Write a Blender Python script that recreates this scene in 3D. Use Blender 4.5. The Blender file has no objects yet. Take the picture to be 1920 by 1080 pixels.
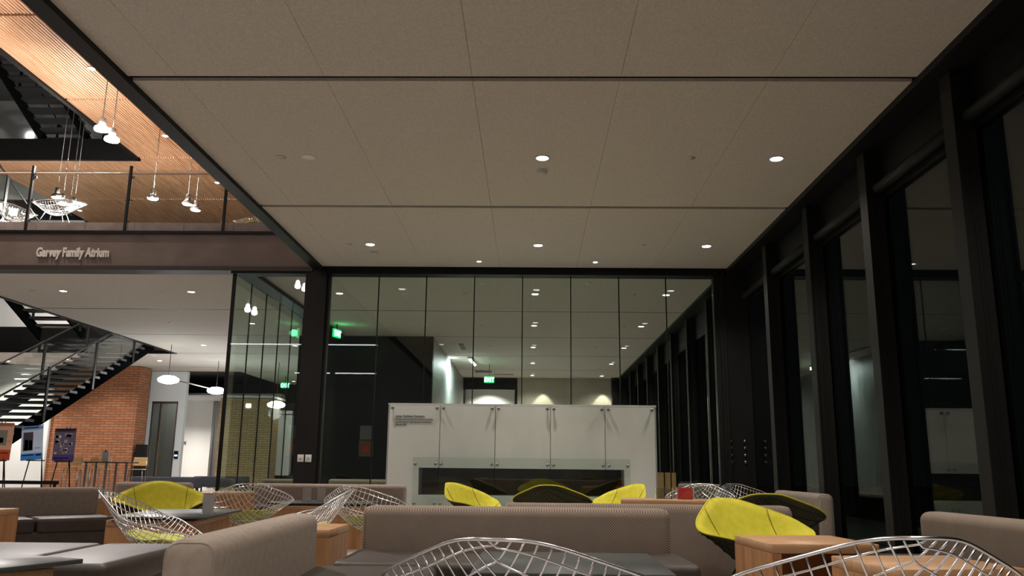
import bpy, bmesh, math, random
from mathutils import Vector, Matrix
random.seed(7)
C = bpy.context.scene.collection
S = bpy.context.scene
PI = math.pi

# ---------------------------------------------------------------- camera
cd_ = bpy.data.cameras.new('camera'); cam = bpy.data.objects.new('camera', cd_); C.objects.link(cam)
F = 1570.0
d = Vector((32, -337, -F)).normalized()
t_ = .0065; a_ = (32 + 337*t_)/F
X_ = Vector((1, -t_, a_)); X_ = (X_ - d*X_.dot(d)).normalized(); Z_ = X_.cross(d)
m3 = Matrix((X_, d, Z_))                      # world = m3 @ camera space
cam.matrix_world = Matrix.Translation((0, 0, .9)) @ m3.to_4x4()
cd_.sensor_fit = 'HORIZONTAL'; cd_.sensor_width = 36; cd_.lens = 36*F/1920; cd_.clip_end = 200
S.camera = cam

# ---------------------------------------------------------------- world, exposure
w = bpy.data.worlds.new('night'); S.world = w; w.use_nodes = True
w.node_tree.nodes['Background'].inputs[0].default_value = (.35, .45, .5, 1)
w.node_tree.nodes['Background'].inputs[1].default_value = .004
S.view_settings.view_transform = 'Standard'; S.view_settings.look = 'None'
S.view_settings.exposure = 1.1; S.view_settings.gamma = 1; S.view_settings.use_curve_mapping = False
S.cycles.max_bounces = 10; S.cycles.transparent_max_bounces = 24; S.cycles.diffuse_bounces = 5
S.cycles.glossy_bounces = 6; S.cycles.sample_clamp_indirect = 4; S.cycles.caustics_reflective = False
S.cycles.caustics_refractive = False; S.cycles.use_denoising = True
DOWN = 125.0                                   # power of one ceiling downlight
WARM = (1, .91, .82); COOL = (.9, .97, 1)

# ---------------------------------------------------------------- materials
def mat(name, col, rough=.6, metal=0, emit=None, es=1, spec=.5):
    m = bpy.data.materials.new(name); m.use_nodes = True
    b = m.node_tree.nodes['Principled BSDF']
    b.inputs['Base Color'].default_value = (*col, 1); b.inputs['Roughness'].default_value = rough
    b.inputs['Metallic'].default_value = metal; b.inputs['Specular IOR Level'].default_value = spec
    if emit: b.inputs['Emission Color'].default_value = (*emit, 1); b.inputs['Emission Strength'].default_value = es
    return m
def nd(m, t, **kw):
    n = m.node_tree.nodes.new(t)
    for k, v in kw.items():
        if k in n.inputs: n.inputs[k].default_value = v
        else: setattr(n, k, v)
    return n
def lk(m, a, b): m.node_tree.links.new(a, b)
def mixcol(m, f, a, b):
    n = m.node_tree.nodes.new('ShaderNodeMix'); n.data_type = 'RGBA'
    for s, v in ((0, f), (6, a), (7, b)):
        if isinstance(v, (tuple, float, int)): n.inputs[s].default_value = v if s == 0 else (*v, 1)
        else: lk(m, v, n.inputs[s])
    return n.outputs[2]
def noisy(m, c1, c2, scale=8, stretch=(1, 1, 1), detail=4, bump=0, rough=None):
    b = m.node_tree.nodes['Principled BSDF']
    tc = nd(m, 'ShaderNodeTexCoord'); mp = nd(m, 'ShaderNodeMapping'); mp.inputs['Scale'].default_value = stretch
    lk(m, tc.outputs['Object'], mp.inputs[0])
    n = nd(m, 'ShaderNodeTexNoise', Scale=scale, Detail=detail); lk(m, mp.outputs[0], n.inputs['Vector'])
    r = nd(m, 'ShaderNodeMapRange'); r.inputs[1].default_value = .3; r.inputs[2].default_value = .7
    lk(m, n.outputs[0], r.inputs[0])
    o = mixcol(m, r.outputs[0], c1, c2); lk(m, o, b.inputs['Base Color'])
    if bump:
        bp = nd(m, 'ShaderNodeBump', Strength=bump, Distance=.01); lk(m, n.outputs[0], bp.inputs['Height']); lk(m, bp.outputs[0], b.inputs['Normal'])
    return m
M = {}
M['ceil'] = noisy(mat('ceiling_panel', (.5, .46, .41), .9, spec=.2), (.57, .52, .46), (.71, .655, .59), 60, detail=6)
M['floor'] = noisy(mat('terrazzo', (.3, .28, .26), .35), (.36, .34, .32), (.46, .435, .41), 30, detail=8)
M['black'] = mat('black_steel', (.006, .006, .0055), .5, spec=.25)
M['blackm'] = noisy(mat('dark_steel', (.02, .018, .016), .55, spec=.3), (.007, .0066, .006), (.014, .013, .012), 4, (1, 1, .3))
M['fin'] = mat('bronze_fin', (.013, .0125, .011), .55, spec=.25)
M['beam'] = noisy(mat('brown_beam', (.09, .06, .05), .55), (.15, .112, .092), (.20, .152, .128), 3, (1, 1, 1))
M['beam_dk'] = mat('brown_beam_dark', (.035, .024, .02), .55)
M['tile'] = noisy(mat('curb_stone', (.3, .25, .22), .7), (.24, .19, .165), (.34, .28, .25), 5)
M['slat'] = noisy(mat('cedar_slat', (.5, .2, .08), .5), (.62, .32, .17), (.85, .52, .31), 2.2, (6, .5, 1))
M['slatback'] = mat('slat_backing', (.012, .008, .006), .9)
M['wood'] = noisy(mat('oak_block', (.4, .18, .07), .45), (.34, .155, .062), (.52, .27, .12), 3.5, (5, 5, .6), detail=6)
M['woodtop'] = noisy(mat('oak_block_top', (.45, .24, .11), .4), (.44, .24, .12), (.60, .36, .19), 3.5, (1, 6, 1), detail=6)
M['ply'] = noisy(mat('plywood', (.6, .36, .14), .4), (.55, .31, .12), (.70, .44, .19), 3, (1, 1, 5))
M['leather'] = noisy(mat('brown_leather', (.035, .026, .02), .48), (.036, .028, .023), (.052, .041, .034), 25, bump=.08)
M['stairblk'] = mat('stair_steel', (.005, .005, .005), .9, spec=0)
M['laminate'] = mat('black_laminate', (.045, .05, .05), .42)
M['chrome'] = mat('chrome_wire', (.85, .84, .86), .2, 1)
M['steel'] = mat('brushed_steel', (.35, .34, .33), .35, 1)
M['yellow'] = noisy(mat('yellow_felt', (.6, .55, .02), .85, spec=.15), (.58, .53, .042), (.69, .63, .065), 18)
M['yseam'] = mat('yellow_seam', (.2, .18, .01), .9)
M['ydark'] = mat('olive_backing', (.035, .033, .006), .8)
M['lime'] = noisy(mat('lime_pad', (.6, .62, .08), .8), (.55, .56, .09), (.68, .70, .16), 14)
M['conc'] = noisy(mat('concrete', (.3, .32, .3), .45), (.22, .235, .22), (.36, .38, .36), 1.6, (4, 4, .5), detail=8)
M['darkpanel'] = noisy(mat('dark_panel', (.014, .014, .013), .35, spec=.2), (.006, .0065, .006), (.011, .011, .0105), 2)
M['white'] = mat('white_paint', (.78, .79, .78), .6)
M['cream'] = noisy(mat('cream_panel', (.5, .45, .37), .7), (.48, .43, .35), (.56, .51, .42), 2)
M['greyp'] = mat('grey_paint', (.16, .165, .175), .6)
M['glow'] = mat('lamp_lens', (1, 1, 1), .5, emit=(1, .97, .9), es=4)
M['glowc'] = mat('oval_lens', (1, 1, 1), .5, emit=(.95, 1, 1), es=4)
M['bulb'] = mat('bulb_glow', (1, 1, 1), .5, emit=(.97, .95, 1), es=8)
M['dimlens'] = mat('unlit_lens', (.9, .86, .8), .3)
M['trim'] = mat('white_trim', (.62, .58, .52), .5)
M['green'] = mat('exit_green', (.0, .2, .05), .5, emit=(.0, .42, .10), es=1.2)
M['greenl'] = mat('exit_letter', (.3, 1, .5), .5, emit=(.35, 1, .55), es=3)
M['letter'] = mat('pale_letter', (.75, .7, .64), .45)
M['ink'] = mat('ink', (.04, .04, .045), .7)
M['plate'] = mat('switch_plate', (.85, .83, .8), .4)
M['red'] = mat('red_card', (.6, .03, .06), .5)
M['paper'] = mat('paper', (.55, .52, .5), .7)
M['asphalt'] = mat('asphalt', (.02, .02, .02), .9)
M['firebox_refl'] = noisy(mat('firebox', (.02, .018, .01), .5), (.008, .008, .004), (.05, .04, .012), 3)  # olive-brown reflections painted into the dark firebox mottling
M['frost'] = noisy(mat('frosted_panel', (.5, .53, .51), .32), (.68, .74, .70), (.84, .88, .84), 1.1, (1.2, 1, .6), detail=3)
M['wallgrey'] = mat('fireplace_body', (.46, .50, .48), .5)
M['treadm'] = mat('stair_tread', (.03, .03, .032), .55)

def weave(name, c1, c2, cell):
    m = mat(name, c1, .92, spec=.15); b = m.node_tree.nodes['Principled BSDF']
    tc = nd(m, 'ShaderNodeTexCoord'); ck = nd(m, 'ShaderNodeTexChecker', Scale=1/cell)
    lk(m, tc.outputs['Object'], ck.inputs['Vector'])
    n = nd(m, 'ShaderNodeTexNoise', Scale=7, Detail=3); lk(m, tc.outputs['Object'], n.inputs['Vector'])
    ck.inputs['Color1'].default_value = (*c1, 1); ck.inputs['Color2'].default_value = (*c2, 1)
    o = mixcol(m, n.outputs[0], (.8, .8, .8), (1.15, 1.1, 1.05))
    mu = m.node_tree.nodes.new('ShaderNodeMix'); mu.data_type = 'RGBA'; mu.blend_type = 'MULTIPLY'; mu.inputs[0].default_value = 1
    lk(m, ck.outputs[0], mu.inputs[6]); lk(m, o, mu.inputs[7]); lk(m, mu.outputs[2], b.inputs['Base Color'])
    return m
M['fabric'] = weave('taupe_weave', (.37, .305, .255), (.145, .115, .095), .0078)
M['fabric_plain'] = noisy(mat('taupe_felt', (.25, .19, .15), .92, spec=.15), (.28, .23, .19), (.34, .285, .24), 30)

def brick(name, c1, c2, mortar):
    m = mat(name, c1, .85, spec=.2); b = m.node_tree.nodes['Principled BSDF']
    tc = nd(m, 'ShaderNodeTexCoord'); sp = nd(m, 'ShaderNodeSeparateXYZ'); lk(m, tc.outputs['Object'], sp.inputs[0])
    ad = nd(m, 'ShaderNodeMath', operation='ADD'); lk(m, sp.outputs[0], ad.inputs[0]); lk(m, sp.outputs[1], ad.inputs[1])
    cb = nd(m, 'ShaderNodeCombineXYZ'); lk(m, ad.outputs[0], cb.inputs[0]); lk(m, sp.outputs[2], cb.inputs[1])
    br = nd(m, 'ShaderNodeTexBrick', Scale=1.0)
    br.inputs['Brick Width'].default_value = .31; br.inputs['Row Height'].default_value = .082; br.inputs['Mortar Size'].default_value = .009
    br.inputs['Color1'].default_value = (*c1, 1); br.inputs['Color2'].default_value = (*c2, 1); br.inputs['Mortar'].default_value = (*mortar, 1)
    lk(m, cb.outputs[0], br.inputs['Vector']); lk(m, br.outputs['Color'], b.inputs['Base Color'])
    bp = nd(m, 'ShaderNodeBump', Strength=.4, Distance=.01); bp.invert = True; lk(m, br.outputs['Fac'], bp.inputs['Height']); lk(m, bp.outputs[0], b.inputs['Normal'])
    return m
M['brick'] = brick('red_brick', (.40, .17, .085), (.31, .125, .062), (.13, .075, .05))
M['brick2'] = brick('tan_brick', (.55, .40, .22), (.46, .33, .17), (.22, .17, .1))

def glass(name, tint, refl=1.0, ior=1.5):
    m = bpy.data.materials.new(name); m.use_nodes = True; nt = m.node_tree; nt.nodes.clear()
    o = nt.nodes.new('ShaderNodeOutputMaterial'); tr = nt.nodes.new('ShaderNodeBsdfTransparent'); gl = nt.nodes.new('ShaderNodeBsdfGlossy')
    tr.inputs[0].default_value = (*tint, 1); gl.inputs['Roughness'].default_value = 0; gl.inputs[0].default_value = (refl, refl, refl, 1)
    fr = nt.nodes.new('ShaderNodeFresnel'); ge = nt.nodes.new('ShaderNodeNewGeometry'); mr = nt.nodes.new('ShaderNodeMapRange')
    mr.inputs[3].default_value = ior; mr.inputs[4].default_value = 1/ior      # same reflectance entering and leaving the thin pane
    nt.links.new(ge.outputs['Backfacing'], mr.inputs[0]); nt.links.new(mr.outputs[0], fr.inputs[0]); mx = nt.nodes.new('ShaderNodeMixShader')
    nt.links.new(fr.outputs[0], mx.inputs[0]); nt.links.new(tr.outputs[0], mx.inputs[1]); nt.links.new(gl.outputs[0], mx.inputs[2]); nt.links.new(mx.outputs[0], o.inputs[0])
    return m
M['glass'] = glass('green_glass', (.90, .955, .915)); M['glassr'] = glass('tinted_window_glass', (.55, .6, .58), 1, 1.48)
M['glassc'] = glass('clear_glass', (.93, .96, .94)); M['acryl'] = glass('acrylic', (.9, .9, .9))

# ---------------------------------------------------------------- mesh builder
class MB:
    def __init__(s): s.v = []; s.f = []; s.mi = []; s.k = 0; s.sm = []
    def add(s, vs, fs, smooth=False):
        n = len(s.v); s.v += [tuple(p) for p in vs]; s.f += [tuple(i+n for i in q) for q in fs]
        s.mi += [s.k]*len(fs); s.sm += [smooth]*len(fs); return s
    def box(s, x0, x1, y0, y1, z0, z1):
        v = [(x, y, z) for z in (z0, z1) for y in (y0, y1) for x in (x0, x1)]
        return s.add(v, [(0, 2, 3, 1), (4, 5, 7, 6), (0, 1, 5, 4), (2, 6, 7, 3), (0, 4, 6, 2), (1, 3, 7, 5)])
    def hexa(s, lo, hi):       # lo, hi: four points each, same order
        return s.add(list(lo)+list(hi), [(3, 2, 1, 0), (4, 5, 6, 7), (0, 1, 5, 4), (1, 2, 6, 5), (2, 3, 7, 6), (3, 0, 4, 7)])
    def tube(s, pts, r, n=6, closed=False):
        pts = [Vector(p) for p in pts]; N = len(pts); rings = []; up = None
        for i, p in enumerate(pts):
            a = pts[(i-1) % N] if closed or i else p; b = pts[(i+1) % N] if closed or i < N-1 else p
            t = (b-a); t = t.normalized() if t.length > 1e-9 else Vector((0, 0, 1))
            if up is None: up = Vector((0, 0, 1)) if abs(t.z) < .9 else Vector((1, 0, 0))
            x = t.cross(up); x = x.normalized() if x.length > 1e-6 else t.orthogonal().normalized(); y = x.cross(t); up = y
            rings.append([p + (x*math.cos(2*PI*k/n) + y*math.sin(2*PI*k/n))*r for k in range(n)])
        vs = [q for R in rings for q in R]; fs = []
        for i in range(N if closed else N-1):
            for k in range(n):
                j = (i+1) % N; fs.append((i*n+k, i*n+(k+1) % n, j*n+(k+1) % n, j*n+k))
        if not closed: fs += [tuple(range(n-1, -1, -1)), tuple(range((N-1)*n, N*n))]
        return s.add(vs, fs, True)
    def lathe(s, prof, c=(0, 0, 0), n=24, ax='z'):
        vs = []
        for r, z in prof:
            for k in range(n):
                a = 2*PI*k/n; p = (r*math.cos(a), r*math.sin(a), z)
                if ax == 'y': p = (p[0], p[2], p[1])
                if ax == 'x': p = (p[2], p[0], p[1])
                vs.append((p[0]+c[0], p[1]+c[1], p[2]+c[2]))
        fs = [(i*n+k, i*n+(k+1) % n, (i+1)*n+(k+1) % n, (i+1)*n+k) for i in range(len(prof)-1) for k in range(n)]
        fs += [tuple(range(n-1, -1, -1)), tuple(range((len(prof)-1)*n, len(prof)*n))]
        return s.add(vs, fs, True)
    def build(s, name, m, parent=None, bevel=0, seg=3, smooth=None, kind=None, sub=0):
        me = bpy.data.meshes.new(name); me.from_pydata(s.v, [], s.f)
        for q in (m if isinstance(m, (list, tuple)) else [m]): me.materials.append(q)
        for p, i, sm in zip(me.polygons, s.mi, s.sm): p.material_index = i; p.use_smooth = sm if smooth is None else smooth
        bm = bmesh.new(); bm.from_mesh(me)
        if bevel:
            bmesh.ops.bevel(bm, geom=list(bm.edges), offset=bevel, segments=seg, profile=.5, affect='EDGES', clamp_overlap=True)
            for f in bm.faces: f.smooth = True
        bmesh.ops.recalc_face_normals(bm, faces=list(bm.faces)); bm.to_mesh(me); bm.free()
        if bevel and seg > 1:
            try: me.set_sharp_from_angle(angle=math.radians(50))
            except Exception: pass
        o = bpy.data.objects.new(name, me); C.objects.link(o)
        if parent: o.parent = parent
        if kind: o['kind'] = kind
        return o
def B(*a): return MB().box(*a)
def struct(name, mb, m, **k): return mb.build(name, m, kind='structure', **k)
def tag(o, label, cat, group=None):
    o['label'] = label; o['category'] = cat
    if group: o['group'] = group
    return o
def thing(name, loc, rz, label, cat, group=None):
    o = bpy.data.objects.new(name, None); o.empty_display_size = .1; C.objects.link(o)
    o.location = loc; o.rotation_euler = (0, 0, rz); return tag(o, label, cat, group)
def dup(root, loc, rz, label, group=None):
    r = root.copy(); C.objects.link(r); r.location = loc; r.rotation_euler = (0, 0, rz); r['label'] = label
    if group: r['group'] = group
    for ch in list(root.children):
        c = ch.copy(); C.objects.link(c); c.parent = r
        for g in list(ch.children): e = g.copy(); C.objects.link(e); e.parent = c
    return r
def lamp(name, kind, loc, power, col=WARM, size=.07, parent=None, spot=None, blend=.8, aim=None, sizey=None):
    l = bpy.data.lights.new(name, kind); l.energy = power; l.color = col
    if kind == 'AREA':
        l.shape = 'RECTANGLE' if sizey else 'DISK'; l.size = size
        if sizey: l.size_y = sizey
    else: l.shadow_soft_size = size
    if kind == 'SPOT': l.spot_size = math.radians(spot or 120); l.spot_blend = blend
    o = bpy.data.objects.new(name, l); C.objects.link(o); o.location = loc
    if aim: o.rotation_euler = (Vector(aim)).to_track_quat('-Z', 'Y').to_euler()
    if parent: o.parent = parent
    return o
def text_mesh(body, size, name, m, parent=None, bold=0, ext=.004, loc=(0, 0, 0), rot=(PI/2, 0, 0), align='LEFT', xs=1, sp=1):
    cu = bpy.data.curves.new(name, 'FONT'); cu.body = body; cu.size = size; cu.extrude = ext; cu.offset = bold; cu.align_x = align; cu.space_line = sp
    cu.resolution_u = 3
    o = bpy.data.objects.new(name, cu); C.objects.link(o); bpy.context.view_layer.update()
    me = bpy.data.meshes.new_from_object(o.evaluated_get(bpy.context.evaluated_depsgraph_get()))
    C.objects.unlink(o); bpy.data.objects.remove(o)
    me.materials.clear(); me.materials.append(m)
    for v in me.vertices: v.co.x *= xs
    r = bpy.data.objects.new(name, me); C.objects.link(r); r.location = loc; r.rotation_euler = rot
    if parent: r.parent = parent
    return r
CZ = 4.04                                     # lounge and lower atrium ceiling height

# ================================================================ THE SETTING
struct('floor', B(-18, 6.5, -6, 38, -.2, 0), M['floor'])
struct('ground_outside', B(6.5, 60, -20, 60, -.35, -.1), M['asphalt'])

# ceiling of acoustic panels: one mesh, seams across and along
JY = [-4.1, -.6, 2.9, 6.4, 9.88]
def ceiling(name, x_edges, y_edges, gx=.003, gy=.085, z=CZ, fill=False):
    mb = MB()
    for i in range(len(x_edges)-1):
        for j in range(len(y_edges)-1):
            mb.box(x_edges[i]+gx/2, x_edges[i+1]-gx/2, y_edges[j]+gy/2, y_edges[j+1]-gy/2, z, z+.03)
    o = struct(name, mb, M['ceil'])
    if fill:
        fb = MB()
        for y in y_edges[1:-1]: fb.box(x_edges[0], x_edges[-1], y-gy/2, y+gy/2, z+.003, z+.03)
        fb.build('shadow_joint', M['black'], o)
    return o
XE = [-3.35, -2.93, -1.71, -.49, .73, 1.95, 3.13]
ceiling('ceiling', XE, JY + [13.1])
struct('ceiling', B(-3.35, 3.45, -4.1, 13.1, 4.14, 4.55), M['black'])
JF = [13.36, 16.95, 20.43, 23.94, 27.43, 30.0]
ceiling('ceiling', [-4.8, -3.66, -2.44, -1.22, 0, 1.22, 2.44, 3.13], JF, gx=.002, gy=.06, fill=True)
ceiling('ceiling', [-10.25, -8.6, -6.7, -4.82], [13.42, 16.95, 20.43, 23.94, 28.8], gx=.002, gy=.06, fill=True)
ceiling('ceiling', [-17, -14.6, -12.4, -10.25], [24.0, 27.43, 28.8], gx=.002, gy=.06, fill=True)
ceiling('ceiling', [-10.0, -8.6, -6.7, -5.7], [28.8, 32.4, 36], gx=.002, gy=.06, fill=True)
struct('ceiling', B(-17, -10.0, 28.82, 34.0, 4.06, 4.3), M['black'])
# upper floor slab over the lower ceiling (with the stair void left open)
struct('floor', B(-10.25, 3.45, 13.4, 36, 4.12, 4.77), M['beam_dk'])
struct('floor', B(-17, -10.25, 24.0, 36, 4.31, 4.77), M['beam_dk'])
struct('trim_1', B(-10.33, -10.25, 13.4, 24.0, 4.02, 4.77), M['black'])
struct('trim_2', B(-17, -10.25, 23.9, 24.0, 4.02, 4.77), M['black'])

# black perimeter beams of the lounge ceiling
struct('trim_3', B(-3.5, -3.35, -4.1, 13.1, 3.99, 4.6), M['black'])
struct('trim_4', B(3.13, 3.45, -4.1, 30, 3.98, 4.6), M['black'])
struct('trim_5', B(-3.3, 3.13, 13.1, 13.36, 3.93, 4.12), M['black'])
struct('trim_6', B(-4.85, -3.6, 13.12, 13.36, 3.93, 4.03), M['black'])
struct('trim_7', B(-4.86, -4.55, 13.36, 20.3, 3.96, 4.03), M['black'])

# walls
struct('wall_back', B(-18, 3.6, -6.2, -6, 0, 13), M['greyp'])
struct('wall_left', B(-18.2, -18, -6, 38, 0, 13), M['greyp'])
struct('wall_end', B(-18, 3.6, 38, 38.2, 0, 13), M['cream'])
struct('wall_upper', B(-3.42, -3.36, -6, 13.0, 4.62, 8.7), M['greyp'])
struct('wall_core', B(-5.7, -2.38, 20.4, 20.5, 0, 4.03), M['darkpanel'])
struct('wall_core_side', B(-2.45, -2.37, 20.5, 30.0, 0, 4.03), M['conc'])
struct('wall_core_left', B(-5.7, -5.62, 20.5, 30.0, 0, 4.03), M['darkpanel'])
# end wall of the hall behind the glass
struct('wall_far', MB().box(-.47, 1.2, 30.0, 30.12, 0, 4.04).box(1.206, 2.9, 30.0, 30.12, 0, 4.04), M['cream'])
struct('wall_far_right', B(2.9, 3.5, 29.6, 30.1, 0, 4.04), M['darkpanel'])
struct('door_1', MB().box(-2.37, -.47, 30.0, 30.1, 3.62, 4.03).box(-.53, -.44, 29.97, 30.14, 0, 4.03).box(-2.37, -.53, 29.95, 30.05, 3.9, 4.03), M['blackm'])
struct('wall_behind_door', B(-2.4, .6, 31.5, 31.6, 0, 3.95), M['white'])
struct('ceiling', B(-2.4, 3.4, 30.14, 33, 3.95, 4.0), M['ceil'])
# atrium background
struct('wall_pale', B(-18, -15.6, 27.2, 27.4, 0, 4.03), M['white'])
struct('wall_brick', B(-15.6, -12.82, 27.3, 28.1, 0, 4.03), M['brick'])
struct('wall_white', MB().box(-13.12, -11.86, 28.8, 29.0, 3.0, 4.03).box(-13.12, -13.02, 28.8, 29.0, 0, 3.0).box(-12.1, -11.86, 28.8, 29.0, 0, 3.0), M['white'])
d1 = struct('door_2', MB().box(-13.02, -12.96, 28.84, 28.92, 0, 3.0).box(-12.74, -12.68, 28.84, 28.92, 0, 3.0).box(-12.16, -12.1, 28.84, 28.92, 0, 3.0).box(-13.02, -12.1, 28.84, 28.92, 2.93, 3.0), M['steel'])
B(-12.96, -12.16, 28.87, 28.885, 0, 2.93).build('glass_pane', M['glass'], d1)
MB().tube([(-12.3, 28.78, .9), (-12.3, 28.78, 1.3)], .015).build('door_handle', M['steel'], d1)
struct('wall_room_behind', B(-13.9, -12.75, 30.4, 30.5, 0, 4.03), M['greyp'])
struct('wall_lit', B(-13.8, -12.46, 33, 33.15, 0, 3.45), M['white'])
struct('trim_8', B(-13.9, -9.7, 32.7, 33.2, 3.38, 3.62), M['white'])
struct('wall_above', B(-13.9, -9.3, 33.2, 33.3, 3.3, 4.03), M['black'])
struct('door_3', MB().box(-12.46, -12.38, 33, 33.1, 0, 3.38).box(-12.2, -12.1, 33, 33.1, 0, 3.38).box(-12.4, -12.1, 33.1, 33.2, 0, 3.38), M['steel'])
struct('wall_brick_column', B(-11.45, -9.5, 31, 31.9, 0, 3.3), M['brick2'])
struct('ceiling', B(-13.9, -9.5, 30.9, 32.7, 3.32, 3.4), M['white'])
struct('wall_beyond', MB().box(-9.5, -5.7, 34.2, 34.3, 0, 4.03), M['darkpanel'])
d4 = struct('door_4', B(-10.3, -9.5, 33.9, 34.0, .55, 2.84), M['white'])
B(-10.1, -9.3, 33.0, 33.06, .5, 2.82).build('door_leaf', M['white'], d4)
B(-10.18, -9.3, 32.98, 33.08, 2.86, 2.99).build('door_header', M['white'], d4)
# bright wall seen through the stair treads, upper and lower
struct('wall_stair', B(-18, -14.7, 26.2, 26.3, 4.57, 8.7), M['white'])
struct('wall_stair', B(-18, -10.3, 25.5, 25.6, 9.2, 12.6), M['white'])
struct('ceiling', B(-18, -3.4, -6, 38, 12.6, 12.7), M['greyp'])

# cedar slat ceiling of the upper level, bay by bay, over its black backing
def slats(x0, x1, y0, y1):
    mb = MB(); x = x0
    while x < x1-.02:
        mb.box(x, x+.036, y0+.04, y1-.04, 8.68, 8.76); x += .066
    struct('ceiling', mb, M['slat'])
for y0, y1 in ((-6, 2.87), (2.87, 6.37), (6.37, 9.87), (9.87, 13.37), (13.37, 16.87), (16.87, 20.4), (20.4, 23.85), (23.85, 27.4), (27.4, 31)):
    slats(-10.2, -3.5, y0, y1)
for y0, y1 in ((20.5, 23.85), (23.85, 27.4), (27.4, 31)): slats(-14.6, -10.22, y0, y1)
struct('ceiling', B(-10.2, -3.4, -6, 31, 8.80, 9.2), M['slatback'])
struct('ceiling', B(-14.6, -10.2, 20.5, 31, 8.80, 9.2), M['slatback'])
struct('trim_9', B(-10.3, -10.2, -6, 20.5, 8.62, 9.2), M['black'])
struct('trim_10', B(-14.7, -10.2, 20.4, 20.5, 8.62, 9.2), M['black'])

# sign beam and balcony curb
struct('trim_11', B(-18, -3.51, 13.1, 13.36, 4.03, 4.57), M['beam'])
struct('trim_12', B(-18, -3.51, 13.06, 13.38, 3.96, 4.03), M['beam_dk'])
struct('trim_13', B(-18, -3.51, 13.06, 13.38, 4.57, 4.62), M['black'])
mb = MB(); x = -18
while x < -3.6: mb.box(x+.003, min(x+.82, -3.55)-.003, 13.14, 13.3, 4.62, 4.78); x += .82
struct('trim_14', mb, M['tile'])
tag(text_mesh('Garvey Family Atrium', .205, 'sign_lettering', M['letter'], None, .0095, .012, (-8.06, 13.085, 4.185), xs=.66), 'pale raised lettering reading Garvey Family Atrium on the brown beam', 'sign')

# corner column of built-up steel
struct('trim_15', MB().box(-3.62, -3.28, 13.1, 13.42, 0, 4.0).box(-3.28, -3.24, 13.16, 13.3, 0, 3.95).box(-3.64, -3.62, 13.2, 13.28, 0, 3.95), M['blackm'])
# right corner column
struct('trim_16', MB().box(2.93, 3.0, 13.16, 13.3, 0, 4.0).box(3.0, 3.45, 13.1, 13.4, 0, 4.0), M['blackm'])
struct('trim_17', MB().box(3.04, 3.08, 13.06, 13.1, 0, 4.0), M['steel'] if False else M['blackm'])

# ---- glazing: back wall, side wall, right window wall
def glazing(name, label, cells, m, seam=None, sm=None):
    g = struct(name, seam, sm or M['black']) if seam else None
    for c in cells: B(*c).build('glass_pane', m, g)
    return g
bx = [-3.24, -2.452, -1.68, -.901, -.124, .652, 1.425, 2.18, 2.93]
cells = [(bx[i]+.006, bx[i+1]-.006, 13.22, 13.232, 0, 3.93) for i in range(8)]
seam = MB()
for x in bx[1:-1]: seam.box(x-.008, x+.008, 13.215, 13.24, 0, 3.93)
seam.box(-3.24, 2.93, 13.2, 13.25, 0, .05)
glazing('window_1', '', cells, M['glass'], seam)
glazing('window_2', '', [(-4.8, -3.66, 13.22, 13.232, 0, 3.93)], M['glassc'], MB().box(-4.8, -3.65, 13.2, 13.25, 0, .04))
sy = [13.26 + .84*i for i in range(9)]
cells = [(-4.83, -4.818, sy[i]+.006, sy[i+1]-.006, 0, 3.96) for i in range(8)]
seam = MB()
for y in sy[1:-1]: seam.box(-4.834, -4.814, y-.007, y+.007, 0, 3.96)
seam.box(-4.85, -4.8, 13.22, 13.26, 0, 3.96)
glazing('window_3', '', cells, M['glass'], seam)
# right window wall
FY = [-2.5, -.75, 1.0, 2.75, 4.5, 6.2, 7.92, 9.66, 11.42]
FY2 = [15.4, 17.4, 19.4, 21.4, 23.4, 25.4, 27.4]
allf = [-4.2] + FY + [13.25] + FY2 + [29.9]
cells = [(3.45, 3.462, allf[i]+.03, allf[i+1]-.03, .1, 3.5) for i in range(len(allf)-1)]
seam = MB()
seam.box(3.42, 3.5, -4.2, 30, 3.5, 3.98); seam.box(3.40, 3.5, -4.2, 30, 0, .1)
for y in allf: seam.box(3.44, 3.5, y-.03, y+.03, 0, 3.98)
glazing('window_4', '', cells, M['glassr'], seam)
for y in FY + FY2:
    tag(MB().box(3.28, 3.44, y-.05, y+.05, 0, 3.97).box(3.262, 3.28, y-.085, y+.085, 0, 3.97).box(3.35, 3.356, y-.058, y-.05, 0, 3.97).box(3.38, 3.384, y-.056, y-.05, 0, 3.97).build('window_fin', M['fin']), '', '')
for o in [o for o in C.objects if o.name.startswith('window_fin')]:
    o.name = 'trim_18'; o['kind'] = 'structure'; del o['label']; del o['category']
struct('wall_south', B(-3.6, 3.6, -4.4, -4.2, 0, 4.1), M['greyp'])
# roller shade tubes under the window head
mb = MB()
ys = FY[4:] + [13.1]
for i in range(len(ys)-1):
    s = MB().tube([(3.36, ys[i]+.12, 3.58), (3.36, ys[i+1]-.12, 3.58)], .05, 14)
    o = s.build('roller_shade', M['fin'])
    tag(o, 'dark rolled window shade over the %s bay of the right window wall' % ['nearest', 'second nearest', 'third', 'fourth', 'farthest lounge'][i], 'shade', 'rolled shades above the windows')

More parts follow.
